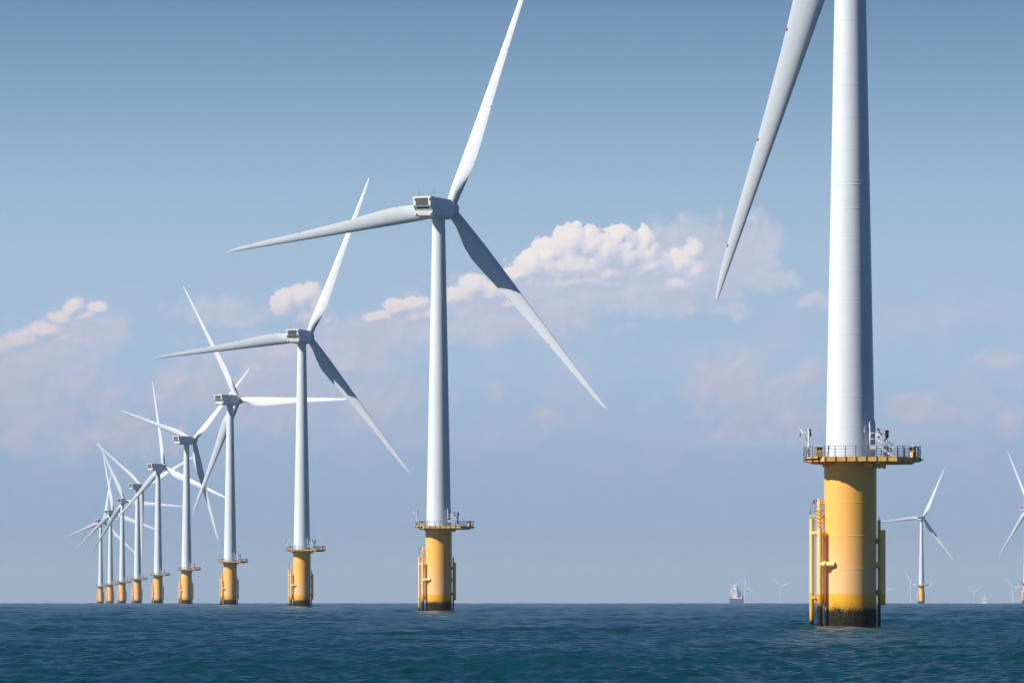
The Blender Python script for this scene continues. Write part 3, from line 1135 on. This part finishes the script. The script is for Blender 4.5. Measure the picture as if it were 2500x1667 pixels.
GROUP = 'offshore wind turbines standing in the sea'
ROW = [  # picture column of the axis, distance, yaw, phase of the first blade, slew of the left crane, label
    (2076.0, 510, 27.0, 202.8, 0, 'nearest wind turbine, cut off at the top, with the B10 sign box on its deck'),
    (1071.0, 1018, 24.0, 21.7, 0, 'large white wind turbine on yellow foundation in the centre, its upper blade leaving the frame'),
    (737.0, 1520, 18.7, 23.3, 150, 'white turbine whose raised blade crosses a round cloud, left of the central turbine'),
    (561.8, 2005, 34.0, 90.6, 80, 'white turbine with one blade pointing level right behind the next tower'),
    (455.4, 2510, 38.4, 47.5, 60, 'white turbine with a dark shaded blade hanging beside the right of its tower'),
    (385.9, 3010, 36.4, -7.5, 170, 'white turbine with one blade straight up, sixth along the row from the nearest'),
    (335.8, 3510, 36.0, -53.8, 20, 'white turbine with one blade hanging straight down along its tower'),
    (298.6, 4010, 15.0, -24.7, 140, 'third turbine from the far left end of the row, crossed by a white blade'),
    (269.6, 4510, 23.5, -9.7, 100, 'second turbine from the far left end of the row'),
    (245.9, 5010, 31.0, 12.3, 30, 'farthest turbine at the left end of the row, one blade reaching far left'),
    (2249.8, 4800, 20.0, 24.6, 0, 'distant yellow-footed turbine right of the nearest tower, one blade pointing at it'),
    (2505.6, 4300, 33.0, -22.0, 0, 'turbine cut off by the right edge, only two blades and part of its foot showing'),
]
first_kids = list(master.children)
for i, (u, d, yaw, ph, slew, label) in enumerate(ROW):
    if i == 0:
        r, kids = master, first_kids
    else:
        r, kids = copy_thing(master)
    r.location = ((u - 1250) / F * d, d, float(sea_z(math.hypot((u - 1250) / F * d, d))))
    pose(kids, yaw, ph, 1.035 if i == 3 else 1.022 if i == 1 else 1.013)
    cr = [k for k in kids if k.name.split('.')[0] == 'davit_crane']
    if i:
        cr[0].rotation_euler = (0, 0, R(slew))
    tag(r, label, 'wind turbine', GROUP)

# the number on the two sign boxes of the nearest turbine
s1_, P1, s2_, P2 = signs
for s, P in ((s1_, P1), (s2_, P2)):
    mb = MB()
    for ch, ox in (('B', -.255), ('1', -.075), ('0', .10)):
        strokes(mb, GL[ch], ox, 15.22, .155, .40, lambda x, z, P=P: P(x, -.222, z), .022)
    mb.build('lettering', M['black'], s)

# ------------------------------------------------------------------ far turbines on the horizon
def far_dist(row):
    lo, hi = 12000.0, 30000.0
    for _ in range(50):
        m = (lo + hi) / 2
        rw = EYE - (float(sea_z(m)) + HUB - CAM_H) / m * F
        if rw < row:
            lo = m
        else:
            hi = m
    return lo


def make_far_turbine():
    root = empty('wind_turbine', (0, 0, 0))
    mb = MB()
    mb.lathe([(2.3, -4.0), (2.3, 14), (2.1, 14.1), (1.17, 69.3), (1.16, 69.95), (1.27, 69.97), (1.27, 70.3)], 24)
    mb.build('tower', M['white'], root)
    for o in [nacelle0, hub0] + blades0:
        c = o.copy()
        C.objects.link(c)
        c.parent = root
    return root


far0 = make_far_turbine()
FAR = [
    (1818.6, 1432.0, 20, -2, 'distant turbine standing just right of the container ship on the horizon'),
    (1905.5, 1430.0, 14, -52, 'lone distant turbine with two blades raised in a wide V, right of the container ship'),
    (1788.5, 1433.0, 50, -65, 'distant turbine mostly hidden behind the container ship, its blades above the bridge'),
    (2162.4, 1437.0, 20, 88, 'distant turbine half hidden by the side tubes of the nearest foundation, one blade level right'),
    (2224.4, 1426.0, 25, -30, 'distant turbine just left of the yellow-footed turbine, one blade raised left'),
    (2260.0, 1436.6, 14, 46, 'distant turbine showing right behind the yellow foot of a nearer turbine'),
    (2378.0, 1444.8, 24, 50, 'faint small distant turbine left of the white ship'),
    (2472.5, 1434.6, 24, -43, 'distant turbine with two raised blades, nearest to the right edge'),
    (2475.8, 1445.5, 30, 40, 'faint smaller turbine almost hidden behind another at the far right'),
]
far_kids = list(far0.children)
for i, (u, row, yaw, ph, label) in enumerate(FAR):
    if i == 0:
        r, kids = far0, far_kids
    else:
        r, kids = copy_thing(far0)
    d = far_dist(row)
    x = (u - 1250) / F * d
    r.location = (x, d, float(sea_z(d)))
    pose(kids, yaw + math.degrees(x / d), ph)
    tag(r, label, 'wind turbine', 'far turbines on the horizon')

# ------------------------------------------------------------------ ships on the horizon
def ship_place(root, u, d, rot=0):
    x = (u - 1250) / F * d
    root.location = (x, d, float(sea_z(d)))
    root.rotation_euler = (0, 0, rot)


# container ship seen from the stern: local x to the right, y away
sh = empty('container_ship', (0, 0, 0))
mb = MB()
hull = [(-16, 0), (16, 0), (16, 120), (9, 150), (0, 165), (-9, 150), (-16, 120)]
mb.prism([(x * .96, y) for x, y in hull], -3, 4)
mb.prism(hull, 4, 15.6)
mb.box((0, 60, 16.1), (30.6, 110, .9))
hu = mb.build('hull', M['hull'], sh)
mb = MB()
mb.box((0, -.15, 13.0), (25, .3, .5))
for x in range(-14, 15, 4):
    mb.box((x, -.15, 9.5), (.4, .3, 7))
mb.build('mooring_rail', M['shipgrey'], hu)
mb = MB()
mb.box((-2.5, 30, 25), (24, 14, 19))
mb.box((-1.5, 22.6, 18.5), (26, 1.2, 6))
mb.box((-4.5, 28, 36.6), (19, 10, 4.4))
mb.box((-13.6, 28, 37.4), (5.5, 6, 2.4))
mb.box((-5.6, 30, 41), (9, 8, 4.6))
mb.box((8.6, 26, 23), (6.4, 6, 9))
br = mb.build('superstructure', M['shipwhite'], sh)
mb = MB()
mb.box((-4.5, 22.9, 37.2), (17, .2, 1.2))
mb.build('window', M['shipglass'], br)
for z in (24.5, 28, 31.5):
    for x, wd in ((-11.5, 2.6), (-6.5, 1.6)):
        mb = MB()
        mb.box((x, 22.9, z), (wd, .2, .8))
        mb.build('window', M['shipgrey'], br)
mb = MB()
mb.box((1.6, 21.5, 30), (3.4, 3, 17))
mb.box((2.0, 20.5, 40.5), (4.6, 5, 5.0))
mb.tube((1.0, 20.5, 43), (1.0, 20.5, 45.5), .8, n=10)
mb.tube((3.2, 20.5, 43), (3.2, 20.5, 45), .7, n=10)
mb.build('funnel', M['shipgrey'], sh)
mb = MB()
mb.tube((-4.8, 30, 43), (-4.8, 30, 50), .45, n=8)
mb.tube((-7.2, 30, 46), (-2.4, 30, 46), .25, n=8)
mb.build('mast', M['shipwhite'], sh)
mb = MB()
mb.tube((9.2, 14, 16), (9.2, 14, 34), .7, n=8)
mb.tube((9.2, 14, 33.5), (13.4, 10, 31), .5, n=8)
mb.tube((9.2, 14, 33), (6.0, 14, 38), .4, n=8)
mb.build('deck_crane', M['shipgrey'], sh)
for (x, z, h_) in ((11.5, 23.5, 14), (14.0, 21.0, 10)):
    mb = MB()
    mb.box((x, 60, z), (2.44, 60, h_))
    mb.build('container_stack', M['shipgrey'], sh)
for z in (17.5, 22.5):
    mb = MB()
    mb.box((-15.2, 24, z), (1.2, 8, 2.4))
    mb.build('lifeboat', M['shipred'], sh)
ship_place(sh, 1799.5, 13500, R(-1))
tag(sh, 'dark hulled container ship seen end on with a tall white bridge block', 'ship')

sh2 = empty('cargo_ship', (0, 0, 0))
mb = MB()
mb.prism([(-13, 0), (13, 0), (13, 110), (0, 145), (-13, 110)], -3, 13)
mb.build('hull', M['shipwhite'], sh2)
mb = MB()
mb.box((0, 20, 20), (17, 14, 15))
mb.box((-1.5, 18, 27), (13, 10, 4))
mb.box((6.8, 19, 25), (6.4, 6, 3.4))
br = mb.build('superstructure', M['shipwhite'], sh2)
mb = MB()
mb.box((0, 19, 34.2), (25.5, 7, 3.0))
mb.box((-.5, 19, 31), (19, 8, 3.5))
mb.build('bridge', M['shipwhite'], sh2)
mb = MB()
for x in (-12.9, 12.9):
    mb.box((x, 19, 34.2), (1.2, 6, 2.6))
for x in (-8, 8.5):
    mb.box((x, 12.8, 21), (2.2, .4, 4))
mb.build('lifeboat', M['shipred'], sh2)
mb = MB()
mb.box((0, 15.4, 34.4), (20, .3, 1.2))
for z in (17, 20.5, 24, 27.5):
    mb.box((4.5, 12.9, z), (3.6, .3, 1.2))
    mb.box((-5.2, 12.9, z), (2.4, .3, 1.2))
mb.build('window', M['shipglass'], br)
mb = MB()
mb.tube((-.5, 20, 35), (-.5, 20, 47), .7, .3, n=8)
mb.box((-.5, 20, 38), (2.6, 2.6, 4.5))
mb.build('mast', M['shipwhite'], sh2)
ship_place(sh2, 2405.0, 20000)
tag(sh2, 'small white ship far off at the right with only its bridge above the horizon', 'ship')

# ------------------------------------------------------------------ the air
mb = MB()
mb.box((0, 16500, 35), (24000, 35000, 240))
hz = mb.build('haze', M['white'])
hz.data.materials.clear()
hm = bpy.data.materials.new('sea_haze')
hm.use_nodes = True
t = NT(hm.node_tree)
pv = t.n('ShaderNodeVolumePrincipled')
pv.inputs['Color'].default_value = (0.74, 0.88, 1.0, 1)
pv.inputs['Density'].default_value = 3.5e-5
pv.inputs['Anisotropy'].default_value = 0.0
o = t.n('ShaderNodeOutputMaterial')
t.t.links.new(pv.outputs[0], o.inputs['Volume'])
hz.data.materials.append(hm)
tag(hz, 'thin blue sea haze', 'haze', kind='stuff')
